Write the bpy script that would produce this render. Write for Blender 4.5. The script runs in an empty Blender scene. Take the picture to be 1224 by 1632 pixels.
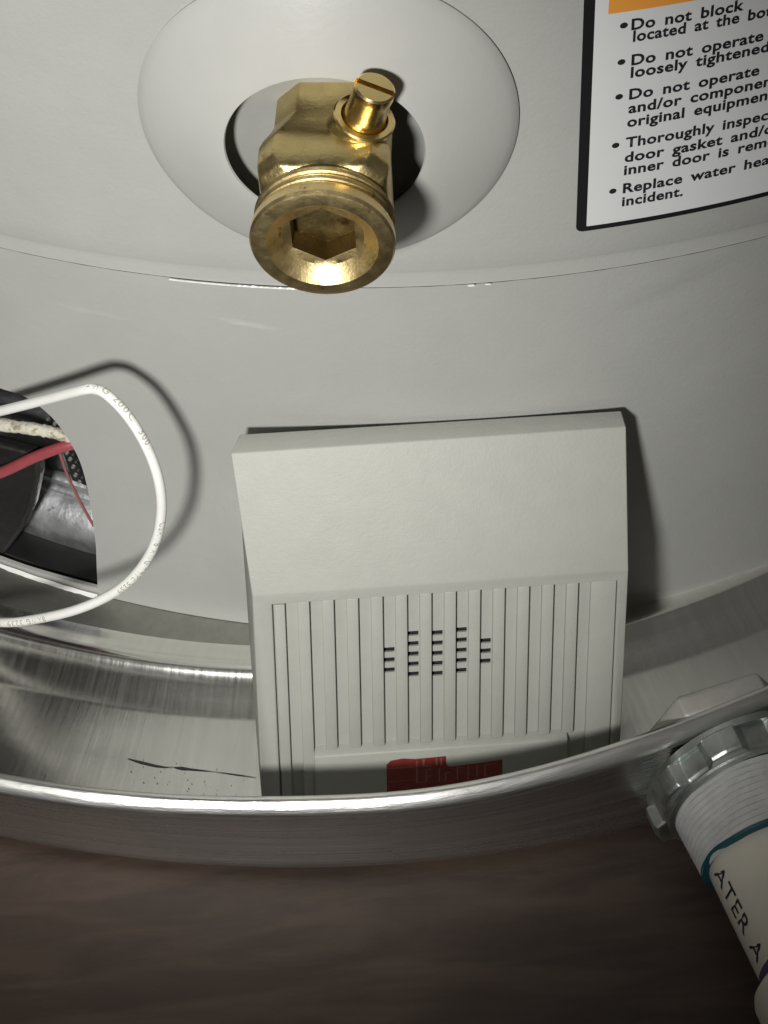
import bpy, bmesh, math, random
from mathutils import Vector, Matrix
random.seed(7)
S = bpy.context.scene
COL = S.collection
PI = math.pi
sin, cos, rad = math.sin, math.cos, math.radians

# ------------------------------------------------------------------ camera
CAM_C = Vector((-0.02249, -0.60520, 0.49484))
pitch, roll, yaw = 0.9125769, -0.0688537, 0.0003745
fw = Vector((sin(yaw)*cos(pitch), cos(yaw)*cos(pitch), -sin(pitch)))
rt = Vector((cos(yaw), -sin(yaw), 0))
up = rt.cross(fw)
r2 = rt*cos(roll) + up*sin(roll)
u2 = -rt*sin(roll) + up*cos(roll)
cd = bpy.data.cameras.new('camera')
cam = bpy.data.objects.new('camera', cd); COL.objects.link(cam)
M = Matrix((r2, u2, -fw)).transposed().to_4x4(); M.translation = CAM_C
cam.matrix_world = M
cd.sensor_fit = 'VERTICAL'; cd.sensor_height = 24; cd.lens = 3630.11/1632*24
cd.clip_start = 0.01; cd.clip_end = 50
S.camera = cam

# ------------------------------------------------------------------ light
w = bpy.data.worlds.new('World'); S.world = w; w.use_nodes = True
bg = w.node_tree.nodes['Background']
bg.inputs[0].default_value = (1.0, 0.95, 0.87, 1); bg.inputs[1].default_value = 0.068
sd = bpy.data.lights.new('phone_flash', 'SPOT')
sd.energy = 16.8; sd.color = (1.0, 0.985, 0.945)
sd.shadow_soft_size = 0.026; sd.spot_size = rad(41.5); sd.spot_blend = 1.0
sl = bpy.data.objects.new('phone_flash', sd); COL.objects.link(sl)
sl.location = (-0.145, -0.71, 0.45)
tgt = Vector((-0.084, -0.267, 0.124))
sl.rotation_euler = (tgt - sl.location).to_track_quat('-Z', 'Y').to_euler()
S.view_settings.view_transform = 'Standard'; S.view_settings.look = 'None'
S.view_settings.exposure = 0; S.view_settings.gamma = 1

# ------------------------------------------------------------------ materials
def mat(name, col, rough=.5, metal=0, spec=.5, noise=None, bump=None, dirt=None, coat=0, aniso=0, rn=None, coord='Object'):
    """noise=(scale xyz, amount): colour mottling; bump=(scale xyz, distance); dirt=(scale, threshold, colour); rn=(scale xyz, amount) roughness variation"""
    m = bpy.data.materials.new(name); m.use_nodes = True
    nt = m.node_tree; N = nt.nodes; L = nt.links
    b = N['Principled BSDF']
    b.inputs['Base Color'].default_value = (*col, 1); b.inputs['Roughness'].default_value = rough
    b.inputs['Metallic'].default_value = metal; b.inputs['Specular IOR Level'].default_value = spec
    b.inputs['Coat Weight'].default_value = coat; b.inputs['Anisotropic'].default_value = aniso
    tc = N.new('ShaderNodeTexCoord')
    def nz(sc, det=4, off=0):
        mp = N.new('ShaderNodeMapping'); mp.inputs['Scale'].default_value = sc if hasattr(sc, '__len__') else (sc,)*3
        mp.inputs['Location'].default_value = (off, off*.7, off*.3)
        L.new(tc.outputs[coord], mp.inputs[0])
        n = N.new('ShaderNodeTexNoise'); n.inputs['Scale'].default_value = 1; n.inputs['Detail'].default_value = det
        n.inputs['Roughness'].default_value = .6
        L.new(mp.outputs[0], n.inputs[0]); return n.outputs['Fac']
    def mr(src, a, b_, c, d):
        q = N.new('ShaderNodeMapRange'); q.inputs[1].default_value = a; q.inputs[2].default_value = b_
        q.inputs[3].default_value = c; q.inputs[4].default_value = d; L.new(src, q.inputs[0]); return q.outputs[0]
    cur = None
    if noise:
        f = mr(nz(noise[0]), .25, .75, 1-noise[1], 1+noise[1])
        v = N.new('ShaderNodeVectorMath'); v.operation = 'SCALE'; v.inputs[0].default_value = col
        L.new(f, v.inputs['Scale']); cur = v.outputs[0]
    if dirt:
        f = mr(nz(dirt[0], 6, 3.3), dirt[1], dirt[1]+.08, 0, 1)
        x = N.new('ShaderNodeMix'); x.data_type = 'RGBA'
        L.new(f, x.inputs[0]); x.inputs[7].default_value = (*dirt[2], 1)
        if cur: L.new(cur, x.inputs[6])
        else: x.inputs[6].default_value = (*col, 1)
        cur = x.outputs[2]
    if cur: L.new(cur, b.inputs['Base Color'])
    if rn: L.new(mr(nz(rn[0], 5, 9.1), .25, .75, max(.03, rough-rn[1]), rough+rn[1]), b.inputs['Roughness'])
    if bump:
        bm_ = None
        for sc, dist in (bump if isinstance(bump, list) else [bump]):
            bp = N.new('ShaderNodeBump'); bp.inputs['Distance'].default_value = dist; bp.inputs['Strength'].default_value = 1
            L.new(nz(sc, 3, 1.7), bp.inputs['Height'])
            if bm_: L.new(bm_, bp.inputs['Normal'])
            bm_ = bp.outputs[0]
        L.new(bm_, b.inputs['Normal'])
    return m

M_jacket = mat('jacket_paint', (.395, .40, .382), .33, 0, .45, noise=(45, .035), bump=[(900, .00007), (130, .00010)], rn=(60, .05), dirt=(330, .735, (.36, .35, .31)))
def smudge(m, c, sc, rot, col, amt):
    nt = m.node_tree; N = nt.nodes; L = nt.links; b = N['Principled BSDF']; src = b.inputs['Base Color'].links[0].from_socket
    tc = N.new('ShaderNodeTexCoord'); mp = N.new('ShaderNodeMapping'); mp.vector_type = 'TEXTURE'
    mp.inputs['Location'].default_value = c; mp.inputs['Scale'].default_value = sc; mp.inputs['Rotation'].default_value = rot
    g = N.new('ShaderNodeTexGradient'); g.gradient_type = 'SPHERICAL'; L.new(tc.outputs['Object'], mp.inputs[0]); L.new(mp.outputs[0], g.inputs[0])
    n = N.new('ShaderNodeTexNoise'); n.inputs['Scale'].default_value = 3; n.inputs['Detail'].default_value = 6; L.new(mp.outputs[0], n.inputs[0])
    a = N.new('ShaderNodeMath'); a.operation = 'MULTIPLY'; L.new(g.outputs['Fac'], a.inputs[0]); L.new(n.outputs['Fac'], a.inputs[1])
    q = N.new('ShaderNodeMapRange'); q.inputs[1].default_value = .12; q.inputs[2].default_value = .5; q.inputs[4].default_value = amt; L.new(a.outputs[0], q.inputs[0])
    x = N.new('ShaderNodeMix'); x.data_type = 'RGBA'; L.new(q.outputs[0], x.inputs[0]); L.new(src, x.inputs[6]); x.inputs[7].default_value = (*col, 1)
    L.new(x.outputs[2], b.inputs['Base Color'])
smudge(M_jacket, (-.050, -.260, .1205), (.011, .03, .0016), (0, rad(10), 0), (.58, .58, .56), .40)
smudge(M_jacket, (-.085, -.251, .1180), (.016, .03, .0014), (0, rad(4), 0), (.52, .52, .50), .25)
smudge(M_jacket, (-.020, -.264, .060), (.05, .04, .012), (0, rad(-12), 0), (.45, .45, .43), .5)
smudge(M_jacket, (.045, -.260, .125), (.03, .04, .006), (0, rad(-20), 0), (.34, .345, .33), .6)
M_plate = mat('escutcheon_plastic', (.42, .42, .40), .40, 0, .45, noise=(60, .03), bump=(700, .00004))
M_edge = mat('chipped_pale_primer', (.80, .80, .78), .35, .0, bump=(1500, .0001))
M_alarm = mat('alarm_plastic', (.385, .393, .358), .50, 0, .4, noise=(180, .035), bump=[(2600, .00005), (900, .00006)], dirt=(210, .71, (.38, .38, .33)))
M_alarm_in = mat('alarm_inner_dark_plastic', (.015, .015, .02), .6)
M_red = mat('red_print', (.20, .022, .018), .5, noise=(400, .2), dirt=(700, .66, (.30, .16, .13)))
M_redfaint = mat('pale_print', (.30, .12, .10), .5)
M_brass = mat('brass', (.64, .515, .24), .36, 1, noise=(160, .14), bump=[(1400, .00008), (260, .00012)], dirt=(230, .63, (.30, .21, .09)), rn=(240, .12))
M_brass2 = mat('polished_brass', (.84, .65, .30), .24, 1, bump=(900, .00005), rn=(300, .06))
M_brass_thread = mat('machined_brass', (.78, .62, .31), .40, 1, noise=(200, .12), bump=[(1600, .00006)], dirt=(300, .62, (.34, .20, .07)), rn=(300, .08))
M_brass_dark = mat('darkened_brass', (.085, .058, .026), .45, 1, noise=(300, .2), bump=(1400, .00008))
M_steelseat = mat('bright_steel', (.75, .78, .82), .12, 1)
M_alu_wall = mat('brushed_aluminium_wall', (.80, .80, .79), .29, 1, noise=((10, 900, 1), .12), bump=[((16, 1800, 1), .00018)], rn=((6, 500, 1), .08), coord='UV')
M_alu_floor = mat('mill_aluminium_floor', (.90, .89, .85), .215, 1, noise=((420, 26, 1), .05), bump=[((1500, 60, 1), .00002), ((150, 150, 1), .00004)], rn=((900, 30, 1), .05), dirt=((420, 330, 1), .74, (.30, .29, .26)), coord='UV')
M_alu_dull = mat('dull_galvanised', (.40, .40, .365), .50, 1, noise=(300, .08), bump=(700, .0001), dirt=(420, .68, (.25, .23, .18)))
M_alu_rim = mat('rolled_rim_aluminium', (.86, .86, .84), .33, 1, noise=((30, 300, 1), .10), bump=[((120, 900, 1), .0001)], rn=((30, 200, 1), .08), coord='UV')
M_chrome = mat('zinc_plated_steel', (.56, .60, .58), .40, 1, noise=(160, .15), bump=[(500, .0001)], rn=(180, .1), dirt=(190, .66, (.30, .34, .32)))
M_wire = mat('white_wire_insulation', (.88, .88, .84), .35, 0, .4, noise=(400, .03), bump=(1500, .00005))
M_wire_dirty = mat('white_glass_sleeve', (.62, .60, .50), .7, noise=(500, .15), bump=(1200, .0004), dirt=(260, .55, (.30, .27, .17)))
M_redwire = mat('red_wire_insulation', (.30, .055, .065), .5, noise=(500, .1))
M_pinkwire = mat('thin_red_lead', (.34, .13, .12), .5)
M_ink = mat('grey_brown_wire_print', (.46, .43, .36), .6)
M_black = mat('label_black_ink', (.012, .012, .013), .4)
M_text = mat('text_black_ink', (.015, .015, .018), .5)
M_label = mat('label_paper', (.68, .69, .70), .42, 0, .4, noise=(120, .015))
M_orange = mat('label_orange_ink', (.80, .33, .055), .45)
M_cavity = mat('dark_chamber_steel', (.02, .02, .02), .5, .4, noise=(120, .4))  # near-black mottled steel for the chamber walls
M_bands = mat('bare_burner_steel', (.85, .87, .90), .42, 1, noise=(140, .15), bump=[(160, .0003)], dirt=(190, .66, (.12, .12, .14)), rn=(100, .1))
M_blackpl = mat('black_painted_bracket', (.012, .0115, .011), .45, bump=(200, .0004))
M_hole = mat('pale_perforation', (.42, .42, .40), .4, .6)
M_nut = mat('cast_zinc_nut', (.62, .60, .57), .55, .6, noise=(200, .1))
M_jacket_shade = mat('jacket_shade_grey', (.27, .27, .255), .5, noise=(90, .1))
M_tape = mat('ptfe_tape', (.58, .585, .585), .55, noise=(240, .10), bump=[(700, .0002)], dirt=(180, .64, (.34, .33, .27)))
M_teal = mat('teal_tape_edge', (.01, .085, .11), .45)
M_pvc = mat('white_pvc', (.74, .71, .62), .38, noise=(90, .05), dirt=(200, .70, (.36, .31, .20)))
M_glue = mat('purple_primer_stain', (.10, .07, .14), .5)
M_dark = mat('shade_box_dark', (.035, .033, .030), .5)

# wood floor (object coords, metres)
def wood():
    m = bpy.data.materials.new('stained_wood_floor'); m.use_nodes = True
    nt = m.node_tree; N = nt.nodes; L = nt.links; b = N['Principled BSDF']
    tc = N.new('ShaderNodeTexCoord')
    def noise(sc, rot, det=6, dist=0.):
        mp = N.new('ShaderNodeMapping'); mp.inputs['Scale'].default_value = sc; mp.inputs['Rotation'].default_value = (0, 0, rot)
        L.new(tc.outputs['Object'], mp.inputs[0])
        n = N.new('ShaderNodeTexNoise'); n.inputs['Scale'].default_value = 1; n.inputs['Detail'].default_value = det; n.inputs['Distortion'].default_value = dist
        L.new(mp.outputs[0], n.inputs[0]); return n.outputs['Fac']
    g = noise((22, 120, 1), rad(-24), 9, .9)
    g2 = noise((20, 20, 20), 0, 4)
    cr = N.new('ShaderNodeValToRGB'); cr.color_ramp.elements[0].position = .40; cr.color_ramp.elements[1].position = .62
    cr.color_ramp.elements[0].color = (.048, .033, .026, 1); cr.color_ramp.elements[1].color = (.074, .051, .040, 1)
    L.new(g, cr.inputs[0])
    mx = N.new('ShaderNodeMix'); mx.data_type = 'RGBA'; mx.blend_type = 'MULTIPLY'; mx.inputs[0].default_value = .7
    cr2 = N.new('ShaderNodeValToRGB'); cr2.color_ramp.elements[0].position = .3; cr2.color_ramp.elements[1].position = .7
    cr2.color_ramp.elements[0].color = (.75, .72, .70, 1); cr2.color_ramp.elements[1].color = (1.1, 1.05, 1, 1)
    L.new(g2, cr2.inputs[0]); L.new(cr.outputs[0], mx.inputs[6]); L.new(cr2.outputs[0], mx.inputs[7])
    L.new(mx.outputs[2], b.inputs['Base Color'])
    b.inputs['Roughness'].default_value = .55; b.inputs['Specular IOR Level'].default_value = .45
    bp = N.new('ShaderNodeBump'); bp.inputs['Distance'].default_value = .0002
    L.new(noise((160, 420, 30), rad(-24), 5), bp.inputs['Height'])
    bp2 = N.new('ShaderNodeBump'); bp2.inputs['Distance'].default_value = .0006
    L.new(noise((45, 45, 45), 0, 3), bp2.inputs['Height']); L.new(bp.outputs[0], bp2.inputs['Normal'])
    L.new(bp2.outputs[0], b.inputs['Normal'])
    return m
M_wood = wood()

# ------------------------------------------------------------------ helpers
def tag(o, label=None, cat=None, group=None, kind=None):
    if label: o['label'] = label
    if cat: o['category'] = cat
    if group: o['group'] = group
    if kind: o['kind'] = kind
    return o
def empty(name, loc, label, cat, group=None):
    o = bpy.data.objects.new(name, None); o.empty_display_size = .01; COL.objects.link(o); o.location = loc
    return tag(o, label, cat, group)
def link(name, me, m, parent=None, smooth=True, sharp=35):
    if not me.materials: me.materials.append(m)
    if smooth:
        for p in me.polygons: p.use_smooth = True
        me.set_sharp_from_angle(angle=rad(sharp))
    o = bpy.data.objects.new(name, me); COL.objects.link(o)
    if parent:
        o.parent = parent
        pm = Matrix.Identity(4); q = parent
        while q: pm = Matrix.Translation(q.location) @ pm; q = q.parent
        o.location = pm.inverted().translation
    return o
def pd(name, v, f, m, parent=None, **k):
    me = bpy.data.meshes.new(name); me.from_pydata([tuple(x) for x in v], [], f); me.update()
    return link(name, me, m, parent, **k)
def fromobj(name, bm, m, parent=None, **k):
    me = bpy.data.meshes.new(name); bmesh.ops.recalc_face_normals(bm, faces=bm.faces); bm.to_mesh(me); bm.free()
    return link(name, me, m, parent, **k)
def bevel(o, wd, seg=2, ang=30):
    b = o.modifiers.new('bevel', 'BEVEL'); b.width = wd; b.segments = seg; b.limit_method = 'ANGLE'; b.angle_limit = rad(ang)
    return o
def rings(name, R, m, parent=None, closed_u=True, capS=False, capE=False, closed_v=False, uv=None, **k):
    """R: list of rings (lists of points)"""
    n = len(R[0]); v = [p for r in R for p in r]; f = []; uvs = []
    rows = len(R) if closed_v else len(R)-1
    for i in range(rows):
        i2 = (i+1) % len(R)
        for j in range(n if closed_u else n-1):
            j2 = (j+1) % n
            f.append((i*n+j, i*n+j2, i2*n+j2, i2*n+j))
            if uv: uvs += [uv(i, j), uv(i, j+1), uv(i+1, j+1), uv(i+1, j)]
    if capS: f.append(tuple(reversed(range(n))))
    if capE: f.append(tuple((len(R)-1)*n+j for j in range(n)))
    me = bpy.data.meshes.new(name); me.from_pydata([tuple(x) for x in v], [], f); me.update()
    if uv:
        l = me.uv_layers.new(name='UVMap')
        for a, q in enumerate(uvs): l.data[a].uv = q
    return link(name, me, m, parent, **k)
def catmull(P, sub=8):
    P = [Vector(p) for p in P]; out = []
    Q = [P[0]*2-P[1]] + P + [P[-1]*2-P[-2]]
    for i in range(1, len(Q)-2):
        a, b, c, d = Q[i-1:i+3]
        for s in range(sub):
            t = s/sub
            out.append(.5*((2*b)+(c-a)*t+(2*a-5*b+4*c-d)*t*t+(-a+3*b-3*c+d)*t**3))
    out.append(P[-1]); return out
def frames(C, ref=Vector((0, -.6, .8))):
    T = []
    for i in range(len(C)):
        t = (C[min(i+1, len(C)-1)]-C[max(i-1, 0)]).normalized()
        n = (ref-ref.dot(t)*t).normalized(); T.append((t, n, t.cross(n)))
    return T
def tube(name, P, r, m, parent=None, seg=16, sub=8, wob=0):
    C = catmull(P, sub); F = frames(C); R = []
    for i, (c, (t, n, b)) in enumerate(zip(C, F)):
        rr = r*(1+wob*(random.random()-.5))
        R.append([c+rr*(cos(2*PI*j/seg)*n+sin(2*PI*j/seg)*b) for j in range(seg)])
    return rings(name, R, m, parent, capS=True, capE=True)
def axial(o, n, t, k):
    """local axial frame: a along n, x along t, z along k"""
    return lambda a, x, z: o + n*a + t*x + k*z
def lathe(name, prof, fr, m, parent=None, seg=64, capS=False, capE=False, **kw):
    R = [[fr(a, r*cos(2*PI*j/seg), r*sin(2*PI*j/seg)) for j in range(seg)] for a, r in prof]
    return rings(name, R, m, parent, capS=capS, capE=capE, **kw)

RH = .265
def cyl(s, z, h=0.):
    a = s/RH; return Vector((sin(a)*(RH+h), -cos(a)*(RH+h), z))

# ------------------------------------------------------------------ wood floor
v = []; f = []
n = 40
for i in range(n+1):
    for j in range(n+1): v.append((-1.6+3.2*i/n, -1.6+3.2*j/n, -.0015))
for i in range(n):
    for j in range(n): f.append((i*(n+1)+j, (i+1)*(n+1)+j, (i+1)*(n+1)+j+1, i*(n+1)+j+1))
tag(pd('floor', v, f, M_wood), 'dark brown stained wooden floor under the metal pan', kind='structure')

# ------------------------------------------------------------------ drain pan
PC = Vector((-.026, -.020, 0))
pan = empty('drain_pan', (PC.x, PC.y, 0), 'round brushed aluminium drain pan with rolled rim under the water heater', 'drain pan')
def sm(t): t = max(0, min(1, t)); return t*t*(3-2*t)
def shrink(a):      # rim pulled inwards beside the drain fitting (a = angle from the front, degrees)
    if a < -180: a += 360
    return .0083*sm((a+1)/22)*(1-sm((a-26)/30)) - .0012*sm((-a)/18)*(1-sm((-a-25)/40))
NA = 480
def panring(r, z, wgt=0., wav=0.):
    out = []
    for j in range(NA):
        a = 360*j/NA; a = a-360 if a > 180 else a
        rr = r - shrink(a)*wgt + wav*(sin(rad(a)*9+1)+.6*sin(rad(a)*23))
        out.append(PC + Vector((sin(rad(a))*rr, -cos(rad(a))*rr, z)))
    return out
def puv(prof):
    acc = [0]
    for (a, b) in zip(prof, prof[1:]): acc.append(acc[-1]+math.hypot(a[0]-b[0], a[1]-b[1]))
    return lambda i, j: (j/NA*2*PI*.3, acc[min(i, len(acc)-1)])
floor_p = [(.10, .0018), (.20, .0018), (.2400, .0018), (.2475, .0019), (.2492, .0025), (.2505, .0028), (.2525, .0036), (.2545, .0050), (.2560, .0059), (.2573, .0063), (.2583, .0061), (.2592, .0055), (.2601, .0048), (.2625, .0041), (.2660, .0031), (.2700, .0022), (.2712, .0018), (.285, .0018), (.298, .0018), (.3040, .0020)]
inner = floor_p[:4]
rings('inner_floor', [panring(r, z) for r, z in inner], M_alu_dull, pan, uv=puv(inner))
fp2 = floor_p[3:]
rings('outer_floor', [panring(r, z, 0, .00012) for r, z in fp2], M_alu_floor, pan, uv=puv(fp2), sharp=60)
wall_p = [(.3040, .0020), (.3090, .0026), (.3118, .0042), (.3126, .0075), (.3130, .018), (.3135, .028), (.3137, .0325)]
outw = [(.3147, .0325), (.3145, .028), (.3140, .018), (.3137, .0070), (.3133, .0030), (.3118, .0006), (.3085, -.0008), (.29, -.0008)]
def wg(z): return sm((z-.003)/.03)
rings('wall', [panring(r, z, wg(z), .00010*wg(z)) for r, z in wall_p+outw], M_alu_wall, pan, uv=puv(wall_p+outw), sharp=60)
# rolled rim
rr_ = []; prof = []
prof = [(.3130, .0330), (.3126, .0350), (.3130, .0368), (.3141, .0377), (.3150, .0374), (.3160, .0366), (.3169, .0356), (.3175, .0344), (.3174, .0334), (.3165, .0327), (.3150, .0324), (.3138, .0324), (.3130, .0330)]
rings('rim', [panring(r, z, 1, .00012) for r, z in prof], M_alu_rim, pan, uv=puv(prof), sharp=60)
# long scratch with pits on the pan floor
sc = [(-.0916, -.2973), (-.088, -.2987), (-.0845, -.3), (-.0822, -.3006), (-.0800, -.3008), (-.0778, -.3013), (-.0755, -.3018), (-.0698, -.3029), (-.0640, -.3043), (-.0591, -.3055)]
wd = [.0001, .0004, .00032, .00016, .00006, .0006, .00022, .00007, .00012, .00006]
v = []; f = []
C = [Vector((x, y, .0020)) for x, y in sc]
for i in range(len(C)):
    for s in (-1, 1): v.append(C[i]+Vector((0.2, 1, 0)).normalized()*s*wd[i]*(.7+.6*random.random()))
for i in range(len(C)-1): f.append((2*i, 2*i+2, 2*i+3, 2*i+1))
for k in range(46):
    q = random.random(); x = -.0916+.034*random.random(); y = -.2965-.0085*random.random()-(x+.0916)*.24
    a = .00006+.00010*random.random()**2; b0 = len(v)
    for j in range(5): v.append(Vector((x+a*cos(j*1.257+q)*(1+q), y+a*sin(j*1.257), .00202)))
    f.append(tuple(range(b0, b0+5)))
pd('scratch_mark', v, f, mat('scratch_grime', (.20, .20, .19), .6), pan, smooth=False)

# ------------------------------------------------------------------ water heater
heater = empty('water_heater', (0, 0, 0), 'large light grey painted cylindrical water heater standing in the metal pan', 'water heater')
ZS = .1346
def shell(name, r, z0, z1, th, lip=None):
    NJ = 720; zs = [z0+(z1-z0)*i/12 for i in range(13)]
    prof = [(r, z) for z in zs] + [(r-th, z) for z in reversed(zs)]
    if lip: prof = [(r-th, z0), (r-.0002, z0-.0001), (r+.0001, z0+.0002), (r, z0+.0008), (r, z0+.0030), (r-.00016, z0+.0040), (r-.00004, z0+.0048), (r, z0+.005)] + [(r, z0+.01+(z1-z0-.01)*i/8) for i in range(9)] + [(r-th, z1)]
    R = [[Vector((sin(2*PI*j/NJ)*rr, -cos(2*PI*j/NJ)*rr, z)) for j in range(NJ)] for rr, z in prof]
    return rings(name, R, M_jacket, heater, closed_v=True, sharp=50)
lower = shell('lower_jacket', RH, .0020, ZS+.004, .0010)
upper = shell('upper_jacket', RH+.0011, ZS, .36, .0008, lip=True)
# burner opening cut through the lower jacket; outline (s, z) in metres along the surface
a2s = lambda d: rad(d)*RH
right_edge = [(a2s(-25.2), .0815), (a2s(-23.74), .0808), (a2s(-22.6), .0765), (a2s(-21.9), .0703), (a2s(-21.35), .0600), (a2s(-21.3), .045), (a2s(-21.6), .025), (a2s(-22.15), .0052)]
op = right_edge + [(a2s(-27), .0042), (a2s(-34), .004), (a2s(-44), .0045), (a2s(-44.5), .05), (a2s(-43), .075), (a2s(-39), .0825), (a2s(-32), .083)]
P2 = catmull([(s, z, 0) for s, z in right_edge[:-1]], 5)
op2 = [(p.x, p.y) for p in P2] + op[7:]
bm = bmesh.new()
vi = [bm.verts.new(cyl(s, z, -.010)) for s, z in op2]; vo = [bm.verts.new(cyl(s, z, .010)) for s, z in op2]
k = len(op2)
bm.faces.new(vi); bm.faces.new(list(reversed(vo)))
for i in range(k): bm.faces.new((vi[i], vo[i], vo[(i+1) % k], vi[(i+1) % k]))
bmesh.ops.recalc_face_normals(bm, faces=bm.faces)
cme = bpy.data.meshes.new('cut'); bm.to_mesh(cme); bm.free()
cut = bpy.data.objects.new('cut', cme); COL.objects.link(cut)
bo = lower.modifiers.new('cut', 'BOOLEAN'); bo.operation = 'DIFFERENCE'; bo.object = cut; bo.solver = 'EXACT'
bpy.context.view_layer.update()
dg = bpy.context.evaluated_depsgraph_get()
nm = bpy.data.meshes.new_from_object(lower.evaluated_get(dg)); lower.modifiers.clear(); lower.data = nm; nm.name = 'lower_jacket'
bpy.data.objects.remove(cut)
for p in nm.polygons: p.use_smooth = True
nm.set_sharp_from_angle(angle=rad(40))
# folded sheet lip under the opening (bare, scuffed)
v = []; f = []
ss = [a2s(-22.2-22*i/40) for i in range(41)]
for s in ss:
    j = .0003*(random.random()-.5)
    v += [cyl(s, .0010+j, .0008), cyl(s, .0018+j*2, .0014), cyl(s, .0026+j, .0004)]
for i in range(40):
    for q in (0, 1): f.append((3*i+q, 3*i+3+q, 3*i+4+q, 3*i+1+q))
pd('bottom_lip', v, f, M_edge, heater)
# dark ring, painted as the shadowed gap under the lapped seam
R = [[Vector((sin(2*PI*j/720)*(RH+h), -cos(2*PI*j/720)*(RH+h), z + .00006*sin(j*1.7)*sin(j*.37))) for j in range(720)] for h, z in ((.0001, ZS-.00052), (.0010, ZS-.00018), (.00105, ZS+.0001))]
rings('seam_gap_shade', R, mat('seam_shade_paint', (.035, .033, .03), .6), heater)
# bare scuffed stretch of the seam edge
v = []; f = []
for i in range(61):
    s = -.066+.036*i/60; t = .00004+.00030*random.random()*(1 if i > 22 else .2)*(random.random() > .25)
    v += [cyl(s, ZS-.0003, .0017), cyl(s, ZS-.0003+t, .00135)]
for i in range(60): f.append((2*i, 2*i+2, 2*i+3, 2*i+1))
pd('scuffed_seam_edge', v, f, M_edge, heater, smooth=False)
# small nick of bare metal in the seam, right of the valve
for s, q in ((.0035, .0008), (-.0002, .0011)):
    v = [cyl(s+q*cos(t*1.05)*(.7+.5*random.random()), ZS-.0002+.35*q*sin(t*1.05), .0014) for t in range(6)]
    pd('seam_nick', v, [tuple(range(6))], M_edge, heater, smooth=False)

# inside of the opening: dark chamber, steel skirt with bands, perforated plate
def arc(name, prof, a0, a1, m, parent, n=60, **k):
    R = [[Vector((sin(rad(a0+(a1-a0)*j/n))*r, -cos(rad(a0+(a1-a0)*j/n))*r, z)) for j in range(n+1)] for r, z in prof]
    return rings(name, R, m, parent, closed_u=False, **k)
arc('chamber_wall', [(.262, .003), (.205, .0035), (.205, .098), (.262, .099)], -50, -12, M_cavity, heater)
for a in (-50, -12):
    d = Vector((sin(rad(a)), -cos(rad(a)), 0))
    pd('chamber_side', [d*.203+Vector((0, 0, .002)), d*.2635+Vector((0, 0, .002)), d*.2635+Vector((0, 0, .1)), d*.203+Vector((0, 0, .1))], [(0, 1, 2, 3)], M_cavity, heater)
arc('burner_skirt', [(.2538, .0032), (.2534, .0060), (.2526, .0090), (.2512, .0113), (.2492, .0132), (.2468, .0148), (.2458, .0152)], -46, -19, M_bands, heater)
arc('burner_band', [(.2456, .0152), (.2464, .0160), (.2460, .0168), (.2452, .0172), (.2450, .0196), (.2454, .0202), (.2446, .0210), (.2430, .0212)], -46, -20, M_bands, heater, sharp=70)
arc('burner_collar', [(.2420, .015), (.2408, .0215), (.2400, .0236), (.2380, .0258), (.2350, .0275), (.2300, .0288), (.2200, .0300)], -46, -22.5, M_bands, heater)
# perforated plate behind the right edge
v = []; f = []
def cp(r, a, z): return Vector((sin(rad(a))*r, -cos(rad(a))*r, z))
PLL = [(-.1082, -.2192, .0570), (-.1077, -.2195, .0523), (-.1066, -.2200, .0427), (-.1058, -.2204, .0327), (-.1050, -.2208, .0213), (-.1044, -.2211, .0160)]
PLR = [(-.0880, -.2281, .0645), (-.0885, -.2279, .0594), (-.0890, -.2277, .0490), (-.0895, -.2275, .0388), (-.0900, -.2273, .0267), (-.0905, -.2271, .0160)]
for q in zip(PLL, PLR): v += [Vector(q[0]), (Vector(q[0])+Vector(q[1]))/2*1.003, Vector(q[1])]
for i in range(len(PLL)-1):
    for c in (0, 1): f.append((3*i+c, 3*i+c+1, 3*i+4+c, 3*i+3+c))
pd('perforated_plate', v, f, M_blackpl, heater)
for x, y, z in ((-.1076, -.2207, .0466), (-.1060, -.2215, .0453), (-.1046, -.2221, .0339), (-.1041, -.2223, .0315), (-.1037, -.2225, .0285), (-.1036, -.2226, .0251), (-.1030, -.2229, .0224)):
    c = Vector((x, y, z)); n0 = Vector((x, y, 0)).normalized(); t0 = Vector((-n0.y, n0.x, 0))
    lathe('perforation', [(-.0006, .00060), (.0002, .00045)], axial(c, n0, t0, Vector((0, 0, 1))), M_hole, heater, seg=8, capE=True)
# black bracket standing in front of the skirt
out = [(-.1083, -.2375, .0520), (-.1094, -.2375, .0440), (-.1135, -.2365, .0300), (-.1185, -.2345, .0180), (-.1260, -.2315, .0035), (-.1500, -.2180, .0035), (-.1500, -.2200, .0520)]
fr_ = [Vector(p) for p in out]; bk = [p*1 - Vector((p.x, p.y, 0)).normalized()*.004 for p in fr_]
k = len(fr_)
o = pd('bracket', fr_+bk, [tuple(range(k)), tuple(reversed(range(k, 2*k)))]+[(i, i+k, (i+1) % k+k, (i+1) % k) for i in range(k)], M_blackpl, heater, smooth=False)
bevel(o, .0012, 3)

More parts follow.
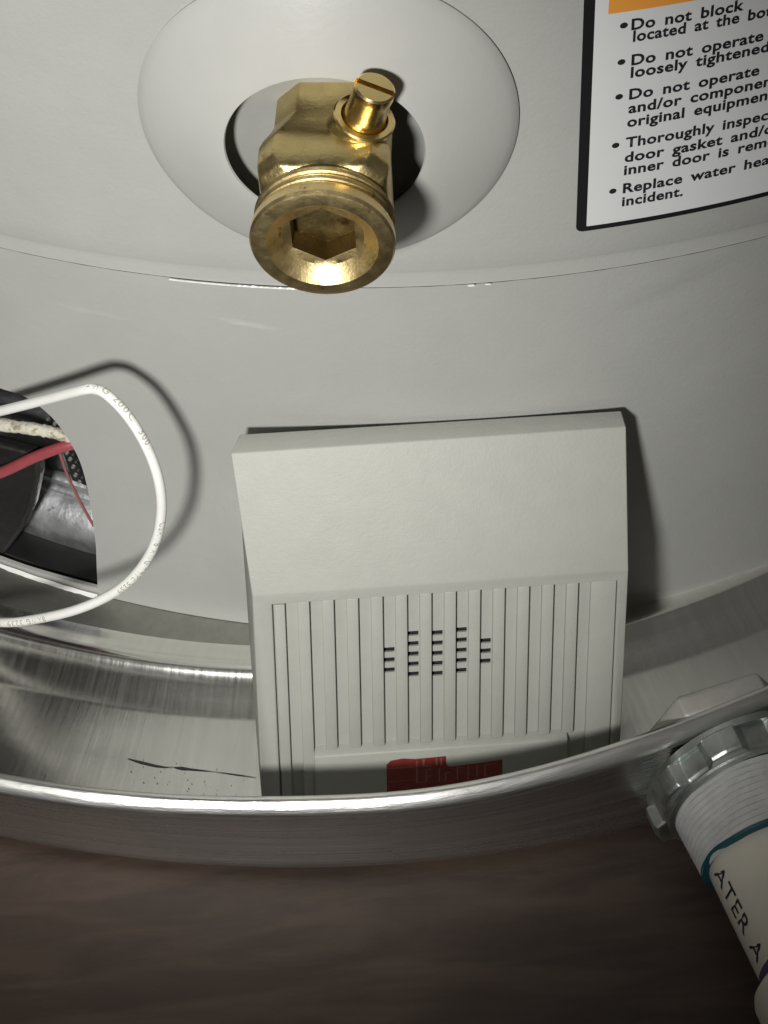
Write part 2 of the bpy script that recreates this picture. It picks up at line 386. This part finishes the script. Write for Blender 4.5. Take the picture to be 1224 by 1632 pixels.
# ------------------------------------------------------------------ escutcheon plate
aE = rad(-6.1)*RH; zE = .183
esc = empty('escutcheon_plate', cyl(aE, zE, 0), 'light grey domed round cover plate with a large hole round the brass drain valve', 'cover plate')
prof = [(.0193, .0081), (.0191, .0085), (.0193, .0089), (.0200, .0088), (.0225, .0080), (.0255, .0069), (.0285, .0057), (.0315, .0044), (.0340, .0033), (.0360, .0023), (.0375, .0014), (.0381, .0007), (.0380, .0001), (.0374, .0001), (.0355, .0014), (.03, .0042), (.0225, .0072)]
RR = [[cyl(aE+r*cos(2*PI*j/160), zE+r*sin(2*PI*j/160), .0011+h) for j in range(160)] for r, h in prof]
rings('plate', RR, M_plate, esc, closed_v=True, sharp=50)

RB = [[cyl(aE+r*cos(2*PI*j/96), zE+r*sin(2*PI*j/96), .0018) for j in range(96)] for r in (.028, .020, .009)]  # darker grey ring: paints the shaded jacket seen through the plate hole
rings('jacket_shade', RB, M_jacket_shade, esc)
# ------------------------------------------------------------------ brass drain valve
aV = rad(-5.85)
nV = Vector((sin(aV), -cos(aV), 0)); tV = Vector((cos(aV), sin(aV), 0)); kV = Vector((0, 0, 1))
oV = nV*RH + Vector((0, 0, zE))
valve = empty('drain_valve', oV, 'brass hose drain valve with slotted stem poking through the cover plate', 'valve')
fr = axial(oV, nV, tV, kV)
LF = .0356
lathe('shank', [(-.004, .0102), (.004, .0102), (.0085, .0100)], fr, M_brass, valve, capS=True, capE=True)
# cast body: square with cut corners, waisted
def sq(hw, ch, a, rz=0):
    P = [(hw, -hw+ch), (hw, hw-ch), (hw-ch, hw), (-hw+ch, hw), (-hw, hw-ch), (-hw, -hw+ch), (-hw+ch, -hw), (hw-ch, -hw)]
    return [fr(a, x, z) for x, z in P]
R = [sq(.0108, .0048, -.0040), sq(.0108, .0048, .0095), sq(.0113, .0042, .0125), sq(.0123, .0036, .0165), sq(.0127, .0032, .0190), sq(.0127, .0032, .0236), sq(.0122, .0040, .0262), sq(.0108, .0050, .0276), sq(.0100, .004, .0278)]
o = rings('body', R, M_brass, valve, capS=True, capE=True, sharp=180); bevel(o, .0005, 2, 20)
# hose thread
pt = [(.0262, .0112), (.0272, .0118), (.0277, .0124)]
a = .0277
for i in range(2):
    pt += [(a+.0003, .0133), (a+.0009, .0136), (a+.0014, .0133), (a+.0017, .0127), (a+.0021, .0126)]; a += .0021
pt += [(a+.0002, .0135), (a+.0009, .0139), (LF-.0008, .0140), (LF-.0001, .0136), (LF+.0001, .0130), (LF+.0001, .0108), (LF-.0003, .0104)]
R = [[fr(aa + (.0009*(j/96-.5) if .0277 < aa < a else 0), r*cos(2*PI*j/96), r*sin(2*PI*j/96)) for j in range(96)] for aa, r in pt]
# bowl and hex socket
def hexp(R0, j, n=96):
    th = 2*PI*j/n; q = (th - PI/2) % (PI/3) - PI/6
    rr = R0*cos(PI/6)/cos(q)
    return rr*cos(th), rr*sin(th)
for aa, r in ((LF-.0010, .0097), (LF-.0018, .0088), (LF-.0026, .0079)):
    R.append([fr(aa, r*cos(2*PI*j/96), r*sin(2*PI*j/96)) for j in range(96)])
for aa, r in ((LF-.0029, .0074), (LF-.0030, .0071)): R.append([fr(aa, *hexp(r, j)) for j in range(96)])
rings('hose_thread', R, M_brass_thread, valve, sharp=28)
R = [[fr(aa, *hexp(r, j)) for j in range(96)] for aa, r in ((LF-.0030, .0071), (LF-.0088, .0070))]
for aa, r in ((LF-.0089, .0050), (LF-.0100, .0042)):
    R.append([fr(aa, r*cos(2*PI*j/96), r*sin(2*PI*j/96)) for j in range(96)])
rings('hex_socket', R, M_brass_dark, valve, sharp=35)
lathe('seat_disc', [(LF-.0098, .0044), (LF-.0090, .0036), (LF-.0088, .0010)], fr, M_steelseat, valve, capE=True)
# stem boss, collar, slotted stem
tl = rad(17)
ax = (kV*cos(tl) + tV*sin(tl) + nV*.06).normalized(); bx = (tV - tV.dot(ax)*ax).normalized(); cx = ax.cross(bx)
oS = fr(.0150, .0070, .0117)
fs = axial(oS, ax, bx, cx)
lathe('stem_boss', [(-.006, .0075), (-.002, .0066), (.0005, .0060), (.0014, .0058)], fs, M_brass, valve, capE=True)
lathe('collar', [(.0012, .0056), (.0014, .0060), (.0023, .0061), (.0026, .0058), (.0026, .0047), (.0018, .0045)], fs, M_brass2, valve, capS=True, seg=64)
stem = lathe('stem', [(.0010, .0045), (.0018, .0044), (.0030, .0041), (.0060, .0039), (.0078, .0039), (.0084, .0040), (.0096, .0041), (.0104, .0040), (.0108, .0036)], fs, M_brass2, valve, capS=True, capE=True, seg=64)
# slot cut across the head
bm = bmesh.new(); sx = (bx*cos(rad(-12))+cx*sin(rad(-12))); sy = ax.cross(sx)
cs = [oS+ax*(.0105+dz)+sx*dx+sy*dy for dz in (-.0020, .002) for dx, dy in ((-.006, -.00062), (.006, -.00062), (.006, .00062), (-.006, .00062))]
vs = [bm.verts.new(c) for c in cs]
for q in ((3, 2, 1, 0), (4, 5, 6, 7), (0, 1, 5, 4), (1, 2, 6, 5), (2, 3, 7, 6), (3, 0, 4, 7)): bm.faces.new([vs[i] for i in q])
bmesh.ops.recalc_face_normals(bm, faces=bm.faces)
cme = bpy.data.meshes.new('cut'); bm.to_mesh(cme); bm.free()
cut = bpy.data.objects.new('cut', cme); COL.objects.link(cut)
stem.parent = None; loc0 = stem.location.copy(); stem.location = (0, 0, 0)
bo = stem.modifiers.new('cut', 'BOOLEAN'); bo.operation = 'DIFFERENCE'; bo.object = cut; bo.solver = 'EXACT'
bpy.context.view_layer.update(); dg = bpy.context.evaluated_depsgraph_get()
nm = bpy.data.meshes.new_from_object(stem.evaluated_get(dg)); stem.modifiers.clear(); stem.data = nm; nm.name = 'stem'
bpy.data.objects.remove(cut); stem.parent = valve; stem.location = loc0
nm.set_sharp_from_angle(angle=rad(35))

# ------------------------------------------------------------------ text helper
def textmesh(txt, space_word=1.0, space_char=1.0, offset=0.0):
    c = bpy.data.curves.new('txt', 'FONT'); c.body = txt; c.size = 1; c.resolution_u = 3
    c.space_word = space_word; c.space_character = space_char; c.offset = offset
    o = bpy.data.objects.new('txt', c); COL.objects.link(o)
    bpy.context.view_layer.update()
    me = bpy.data.meshes.new_from_object(o.evaluated_get(bpy.context.evaluated_depsgraph_get()))
    bpy.data.objects.remove(o); bpy.data.curves.remove(c)
    me.materials.clear(); return me

# ------------------------------------------------------------------ warning label
lab = empty('warning_label', cyl(.05, .19, .0007), 'white warning label with thick black border and orange band on the grey jacket', 'label')
def patch(name, pts, h, m, parent, step=.004):
    """flat polygon laid on the jacket: triangulate a convex outline finely in s"""
    bm = bmesh.new(); bm.faces.new([bm.verts.new((s, z, 0)) for s, z in pts])
    s0 = min(p[0] for p in pts); s1 = max(p[0] for p in pts); x = s0+step
    while x < s1:
        bmesh.ops.bisect_plane(bm, geom=bm.verts[:]+bm.edges[:]+bm.faces[:], plane_co=(x, 0, 0), plane_no=(1, 0, 0)); x += step
    for vtx in bm.verts: vtx.co = cyl(vtx.co.x, vtx.co.y, h)
    me = bpy.data.meshes.new(name); bm.to_mesh(me); bm.free()
    return link(name, me, m, parent)
def rr(s0, z0, s1, z1, r):
    out = []
    for cx_, cz_, a0 in ((s0+r, z0+r, 180), (s1-r, z0+r, 270), (s1-r, z1-r, 0), (s0+r, z1-r, 90)):
        for i in range(7): out.append((cx_+r*cos(rad(a0+15*i)), cz_+r*sin(rad(a0+15*i))))
    return out
patch('border', rr(.0222, .1474, .135, .300, .0016), .00130, M_black, lab)
patch('paper', rr(.0244, .1489, .1335, .2985, .0003), .00142, M_label, lab)
patch('orange_band', [(.0270, .2058), (.131, .2058), (.131, .225), (.0270, .225)], .00150, M_orange, lab)
LINES = [('Do not block', 31.66, 201.3, 54.2), ('located at the bottom', 32.1, 198.3, 66.0), ('Do not operate water', 32.05, 192.3, 70.5), ('loosely tightened', 32.05, 189.1, 60.5),
         ('Do not operate water', 32.0, 183.4, 70.5), ('and/or components', 32.0, 179.7, 65.0), ('original equipment', 31.9, 176.0, 63.0),
         ('Thoroughly inspect', 31.85, 170.4, 63.6), ('door gasket and/or', 31.8, 166.3, 65.6), ('inner door is removed', 31.8, 162.7, 70.5),
         ('Replace water heater', 31.8, 157.5, 68.8), ('incident.', 31.75, 153.7, 44.9)]
for txt, s0, z0, s1 in LINES:
    me = textmesh(txt, 1.0 if ' ' not in txt else 1.55, 1.06, .028)
    xs = [v_.co.x for v_ in me.vertices]; k = (s1-s0)/1000/(max(xs)-min(xs)); x0 = min(xs); ky = .00385
    for v_ in me.vertices: v_.co = cyl(s0/1000+(v_.co.x-x0)*k, z0/1000+v_.co.y*ky-.0002, .00156)
    link('text_line', me, M_text, lab, smooth=False)
for s, z in ((30.4, 202.8), (30.3, 193.6), (30.2, 184.6), (30.0, 171.5), (29.9, 158.6)):
    o = patch('bullet', [((s-.25)/1000+.00078*cos(t*PI/8), z/1000-.0003+.00072*sin(t*PI/8)) for t in range(16)], .00156, M_text, lab)

# ------------------------------------------------------------------ leak alarm
al = empty('leak_alarm', (-.012, -.295, .002), 'pale grey wedge shaped plastic water leak alarm leaning on the heater inside the pan', 'water alarm')
BL, BR = Vector((-.0577, -.3139, .0024)), Vector((.0313, -.3139, .0024))
FL, FR = Vector((-.0546, -.2924, .0616)), Vector((.0339, -.2924, .0616))
TL, TR = Vector((-.0567, -.2722, .0901)), Vector((.0346, -.2722, .0898))
KL, KR = Vector((-.0544, -.2663, .0898)), Vector((.0342, -.2663, .0888))
nF = (BR-BL).cross(FL-BL).normalized()
if nF.y > 0: nF = -nF
def P(u, v_, h=0.): return (BL*(1-u)+BR*u)*(1-v_)+(FL*(1-u)+FR*u)*v_ + nF*h
# shell: front border ring with a recess for the grille, back wider by 2 mm
bkF_L, bkF_R = Vector((-.0568, -.2690, .0616)), Vector((.0340, -.2690, .0616))
bkB_L, bkB_R = Vector((-.0590, -.2870, .0024)), Vector((.0318, -.2870, .0024))
u0, u1, v0_, v1_ = .052, .972, .012, .955
V = [BL, BR, FR, FL, TL, TR, KL, KR, bkF_L, bkF_R, bkB_L, bkB_R,
     P(u0, v0_), P(u1, v0_), P(u1, v1_), P(u0, v1_), P(u0, v0_, -.006), P(u1, v0_, -.006), P(u1, v1_, -.006), P(u0, v1_, -.006)]
F_ = [(0, 1, 13, 12), (1, 2, 14, 13), (2, 3, 15, 14), (3, 0, 12, 15), (12, 13, 17, 16), (13, 14, 18, 17), (14, 15, 19, 18), (15, 12, 16, 19), (16, 17, 18, 19),
      (3, 2, 5, 4), (4, 5, 7, 6), (6, 7, 9, 8), (8, 9, 11, 10), (10, 11, 1, 0), (0, 3, 8, 10), (3, 4, 6, 8), (1, 11, 9, 2), (2, 9, 7, 5)]
bm = bmesh.new(); vs = [bm.verts.new(p) for p in V]
for q in F_: bm.faces.new([vs[i] for i in q])
body = fromobj('body', bm, M_alarm, al, sharp=180); bevel(body, .0005, 3, 12)
# dark inside behind the slots
o = pd('inner_plate', [P(u0+.01, v0_+.02, -.0030), P(u1-.01, v0_+.02, -.0030), P(u1-.01, v1_-.02, -.0030), P(u0+.01, v1_-.02, -.0030)], [(0, 1, 2, 3)], M_alarm_in, al)
# grille panel with real slots
PU, GW, RW = .0652, .0335, .0317
ug = [.0857+PU*i for i in range(13)]
LENF = (FL-BL).length
slots = []   # (u0,u1,v0,v1)
vtop = 1 - .0
def vpx(y): return 1-(y)/LENF    # y metres below the fold
for col, (dy, cnt) in {4: (.0193, 3), 5: (.0150, 5), 6: (.0153, 5), 7: (.0149, 5), 8: (.0186, 3)}.items():
    for i in range(cnt):
        y = dy+.00300*i
        slots.append((ug[col+0]+.0015, ug[col+0]+GW-.003, vpx(y+.00068), vpx(y-.00068)))
us = sorted({round(x, 6) for s in slots for x in s[:2]} | {u0, u1})
bm = bmesh.new(); cols = {}
def quad(bm, a, b, c, d): bm.faces.new([bm.verts.new(p) for p in (a, b, c, d)])
HR = -.0016
for ua, ub in zip(us, us[1:]):
    cur = v0_
    hit = sorted([s for s in slots if abs(s[0]-ua) < 1e-5], key=lambda s: s[2])
    for s in hit:
        quad(bm, P(ua, cur, HR), P(ub, cur, HR), P(ub, s[2], HR), P(ua, s[2], HR))
        for (a1, b1, a2, b2) in ((ua, s[2], ub, s[2]), (ub, s[2], ub, s[3]), (ub, s[3], ua, s[3]), (ua, s[3], ua, s[2])):
            quad(bm, P(a1, b1, HR), P(a2, b2, HR), P(a2, b2, -.0022), P(a1, b1, -.0022))
        cur = s[3]
    quad(bm, P(ua, cur, HR), P(ub, cur, HR), P(ub, v1_, HR), P(ua, v1_, HR))
bmesh.ops.remove_doubles(bm, verts=bm.verts, dist=1e-6)
me = bpy.data.meshes.new('grille_panel'); bm.to_mesh(me); bm.free()
link('grille_panel', me, M_alarm, al, smooth=False)
def bar(name, ua, ub, va, vb, h0, h1, m=M_alarm, bv=.00022, slope=0, parent=al):
    vv = [P(ua, va, h0), P(ub, va, h0), P(ub, vb, h0), P(ua, vb, h0), P(ua, va, h1), P(ub, va, h1), P(ub, vb-slope, h1), P(ua, vb-slope, h1)]
    o = pd(name, vv, [(3, 2, 1, 0), (4, 5, 6, 7), (0, 1, 5, 4), (1, 2, 6, 5), (2, 3, 7, 6), (3, 0, 4, 7)], m, parent, sharp=180)
    if bv: bevel(o, bv, 2)
    return o
VB = .262
bar('rib', .0570, .0857, v0_+.001, v1_-.004, HR-.0005, -.0001)
for i, ua in enumerate(ug[:-1]):
    vb0 = VB-.008 if 0 < i < 12 else v0_+.001
    bar('rib', ua+GW, ua+PU, vb0, v1_+.002, HR-.0005, .0000)
bar('rib', ug[12]+GW, u1-.002, v0_+.001, v1_+.002, HR-.0005, -.0003)
# raised nameplate with sloped top edge, red printed emblem
plate = bar('nameplate', .150, .853, v0_+.002, VB, HR-.0005, .0009, slope=.030, bv=.0004)
HP = .00094
mark = [(.350, .014), (.350, .172), (.362, .190), (.395, .197), (.430, .190), (.455, .191), (.5155, .194), (.5160, .155), (.524, .140), (.60, .147), (.672, .158), (.674, .014)]
v = [P(a, b, HP) for a, b in mark]
emblem = pd('red_emblem', v, [tuple(range(len(v)))], M_red, al, smooth=False)
strokes = [(.352, .425, .150, .153), (.356, .43, .085, .088), (.432, .436, .13, .18), (.450, .456, .15, .187), (.450, .472, .15, .154), (.487, .491, .15, .187), (.500, .504, .15, .187),
           (.432, .437, .07, .135), (.437, .452, .07, .074), (.458, .462, .07, .135), (.462, .476, .10, .104), (.462, .476, .131, .135), (.495, .499, .07, .137), (.512, .530, .11, .114), (.512, .516, .07, .114),
           (.545, .549, .07, .14), (.549, .562, .132, .136), (.575, .579, .07, .14), (.60, .604, .08, .14), (.622, .640, .136, .140), (.622, .626, .08, .14)]
v = []; f = []
for a, b, c, d in strokes:
    k = len(v); v += [P(a, c, HP+.00005), P(b, c, HP+.00005), P(b, d, HP+.00005), P(a, d, HP+.00005)]; f.append((k, k+1, k+2, k+3))
pd('emblem_marks', v, f, M_redfaint, emblem, smooth=False)

# ------------------------------------------------------------------ wires
WP = [(-0.1553, -0.239, -0.0039+.012), (-0.1361, -0.2617, 0.0194), (-0.1199, -0.2739, 0.0323), (-0.111, -0.2776, 0.0376), (-0.0986, -0.2823, 0.047), (-0.0882, -0.2847, 0.0561), (-0.0809, -0.2858, 0.0656),
      (-0.0756, -0.2862, 0.0767), (-0.0728, -0.2859, 0.0878), (-0.0722, -0.285, 0.0981), (-0.0737, -0.2825, 0.1064), (-0.0769, -0.2796, 0.1141), (-0.0812, -0.2753, 0.1169),
      (-0.0843, -0.2728, 0.1164), (-0.0874, -0.2713, 0.1146), (-0.0977, -0.2645, 0.1044), (-0.1102, -0.2563, 0.0922), (-0.1221, -0.2464, 0.0788), (-0.1365, -0.2318, 0.0575)]
WR = .00120
wire = empty('electric_wire', WP[9], 'thick white printed wire bulging out of the burner opening in a loop', 'wire')
tube('insulation', WP, WR, M_wire, wire, sub=10)
C = catmull(WP, 40); L = [0]
for a, b in zip(C, C[1:]): L.append(L[-1]+(b-a).length)
def at(s):
    import bisect
    i = max(1, min(len(L)-1, bisect.bisect(L, s))); t = (s-L[i-1])/(L[i]-L[i-1]+1e-12)
    return C[i-1].lerp(C[i], t), (C[i]-C[i-1]).normalized()
def wiretext(txt, sA, size, direction=1, turn=0.0):
    me = textmesh(txt, 1.3, 1.25, .012)
    for v_ in me.vertices:
        s = sA+direction*v_.co.x*size; c, t = at(s); t = t*direction
        nn = (CAM_C-c).normalized(); nn = (nn-nn.dot(t)*t).normalized(); bb = nn.cross(t)
        th = (v_.co.y*size-.33*size)/WR + turn
        v_.co = c + (nn*cos(th)+bb*sin(th))*(WR+.00005)
    return link('wire_print', me, M_ink, wire, smooth=False)
tot = L[-1]
# printing runs round the outside of the loop
wiretext('AWG 200C  300V', tot*.665, .0023, -1, .55)
wiretext('CSA 18 AWG TYPE 3239 ', tot*.500, .0023, -1, .55)
wiretext('18AWG 3239  600V', tot*.285, .0021, -1, .30)

w2 = empty('sleeved_wire', (-.1084, -.2374, .063), 'frayed off white sleeved wire crossing just above the red wire', 'wire')
tube('sleeve', [(-0.1385, -0.2232, 0.0531), (-0.1285, -0.2272, 0.0581), (-0.1173, -0.2332, 0.0607), (-0.1084, -0.2374, 0.063), (-0.1022, -0.2391, 0.0626), (-0.0965, -0.2393, 0.0595), (-0.0919, -0.2357, 0.0500)], .00165, M_wire_dirty, w2, wob=.22)
w3 = empty('red_wire', (-.1082, -.2386, .0548), 'dull red insulated wire running out of the burner opening', 'wire')
tube('insulation', [(-0.1411, -0.2275, 0.0281), (-0.1311, -0.2325, 0.0371), (-0.1193, -0.2375, 0.0465), (-0.1082, -0.2396, 0.0548), (-0.0987, -0.2405, 0.0595), (-0.092, -0.2389, 0.0576)], .00145, M_redwire, w3)
w4 = empty('thin_lead', (-.1028, -.2333, .0366), 'very thin pinkish lead slanting down behind the red wire', 'wire')
tube('insulation', [(-.1034, -.2353, .0507), (-.1028, -.2340, .0366), (-.101, -.2337, .0246), (-.0996, -.2333, .0165)], .00042, M_pinkwire, w4, seg=8)

# ------------------------------------------------------------------ dark box added at the left edge to cast shade
blocker = empty('shade_box', (-.150, -.262, .15), 'added dark box casting shade from the extreme left edge above the opening', 'shade box')
bm = bmesh.new(); bmesh.ops.create_cube(bm, size=1)
for v_ in bm.verts: v_.co = Vector((-.152+v_.co.x*.052, -.258+v_.co.y*.050, .158+v_.co.z*.095))
o = fromobj('shade_box_body', bm, M_dark, blocker, sharp=30); bevel(o, .006, 4)
lathe('shade_box_knob', [(0, .017), (.006, .017), (.012, .0155), (.013, .012)], axial(Vector((-.152, -.283, .165)), Vector((0, -1, 0)), Vector((1, 0, 0)), Vector((0, 0, 1))), M_dark, blocker, capE=True)
lathe('shade_box_stub', [(0, .008), (.026, .008)], axial(Vector((-.152, -.262, .112)), Vector((0, 0, -1)), Vector((1, 0, 0)), Vector((0, 1, 0))), M_dark, blocker, capE=True)

# ------------------------------------------------------------------ drain fitting and pipe
aP = rad(15.45)
nP = Vector((sin(aP), -cos(aP), 0)); tP = Vector((cos(aP), sin(aP), 0))
oP = PC + Vector((0, 0, .0186))
fp = axial(oP, nP, tP, Vector((0, 0, 1)))
def hexring(a, R0, rot=0, sides=6): return [fp(a, R0*cos(2*PI*j/sides+rot), R0*sin(2*PI*j/sides+rot)) for j in range(sides)]
pipe = empty('drain_pipe', fp(.312, 0, 0), 'white plastic drain pipe with taped thread leaving the pan at lower right', 'pipe')
o = rings('inner_nut', [hexring(.3000, .0200), hexring(.3012, .0208), hexring(.3060, .0208), hexring(.3070, .0200)], M_nut, pipe, capS=True, capE=True, sharp=180); bevel(o, .0008, 2, 20)
def lugring(a, ri, ro):
    out = []
    for i in range(8):
        th = 2*PI*i/8+.30
        for d, r in ((-.25, ri), (-.17, ro), (.0, ro*1.012), (.17, ro), (.25, ri), (.39, ri*.995)): out.append(fp(a, r*cos(th+d), r*sin(th+d)))
    return out
o = rings('lock_nut', [lugring(.3148, .0205, .0232), lugring(.3154, .0212, .0236), lugring(.3204, .0212, .0236), lugring(.3214, .0204, .0230)], M_chrome, pipe, capS=True, capE=True, sharp=180); bevel(o, .0006, 3, 15)
lathe('washer', [(.3130, .0220), (.3132, .0224), (.3150, .0224), (.3152, .0218)], fp, M_chrome, pipe, capS=True, capE=True)
lathe('gasket', [(.3208, .0196), (.3214, .0204), (.3220, .0202), (.3224, .0190)], fp, M_chrome, pipe, capS=True)
# tape windings: each a slightly lapped band
prof = []
a = .3218; k = 0
while a < .3365:
    r0 = .0188-.00006*k
    prof += [(a, r0-.00014), (a+.00025, r0+.00010), (a+.0008, r0+.00006), (a+.00135, r0-.00004), (a+.0015, r0-.00030)]
    a += .00155; k += 1
prof += [(.3372, .0182), (.3376, .0170)]
R = []
for aa, r in prof:
    ph = aa*4000
    R.append([fp(aa+.0010*sin(2*PI*j/72+.6)+.00025*sin(6*PI*j/72+ph), r*(1+.006*sin(2*PI*j/72*5+ph))*cos(2*PI*j/72), r*(1+.006*sin(2*PI*j/72*5+ph))*sin(2*PI*j/72)) for j in range(72)])
rings('thread_tape', R, M_tape, pipe, sharp=30)
R = [[fp(aa+.0010*sin(2*PI*j/72+.6)+.0004*sin(2*PI*j/72*4)+.00010*sin(2*PI*j/72*11+1), r*cos(2*PI*j/72), r*sin(2*PI*j/72)) for j in range(72)] for aa, r in ((.3366, .0180), (.3370, .0184), (.3376, .0182), (.3380, .0171), (.3380, .0165))]
rings('tape_edge', R, M_teal, pipe)
lathe('tube', [(.310, .0166), (.345, .0167), (.42, .0167)], fp, M_pvc, pipe, capE=True)
lathe('primer_ring', [(.3655, .01672), (.3657, .01680), (.3680, .01680), (.3682, .01672)], fp, M_glue, pipe)
lathe('coupling', [(.3688, .0168), (.3689, .0185), (.3699, .0198), (.3719, .0206), (.43, .0206), (.432, .0200)], fp, M_pvc, pipe, capE=True)
tx = textmesh('ATER A', 1.2, 1.08, .004)
sz = .0085
for v_ in tx.vertices:
    a_ = .3395+v_.co.x*sz*.80; th = rad(172) - (v_.co.y*sz*.80)/.0167
    v_.co = fp(a_, .01682*cos(th), .01682*sin(th))
link('pipe_print', tx, mat('black_pipe_print', (.02, .02, .03), .5), pipe, smooth=False)

S.render.engine = 'CYCLES'
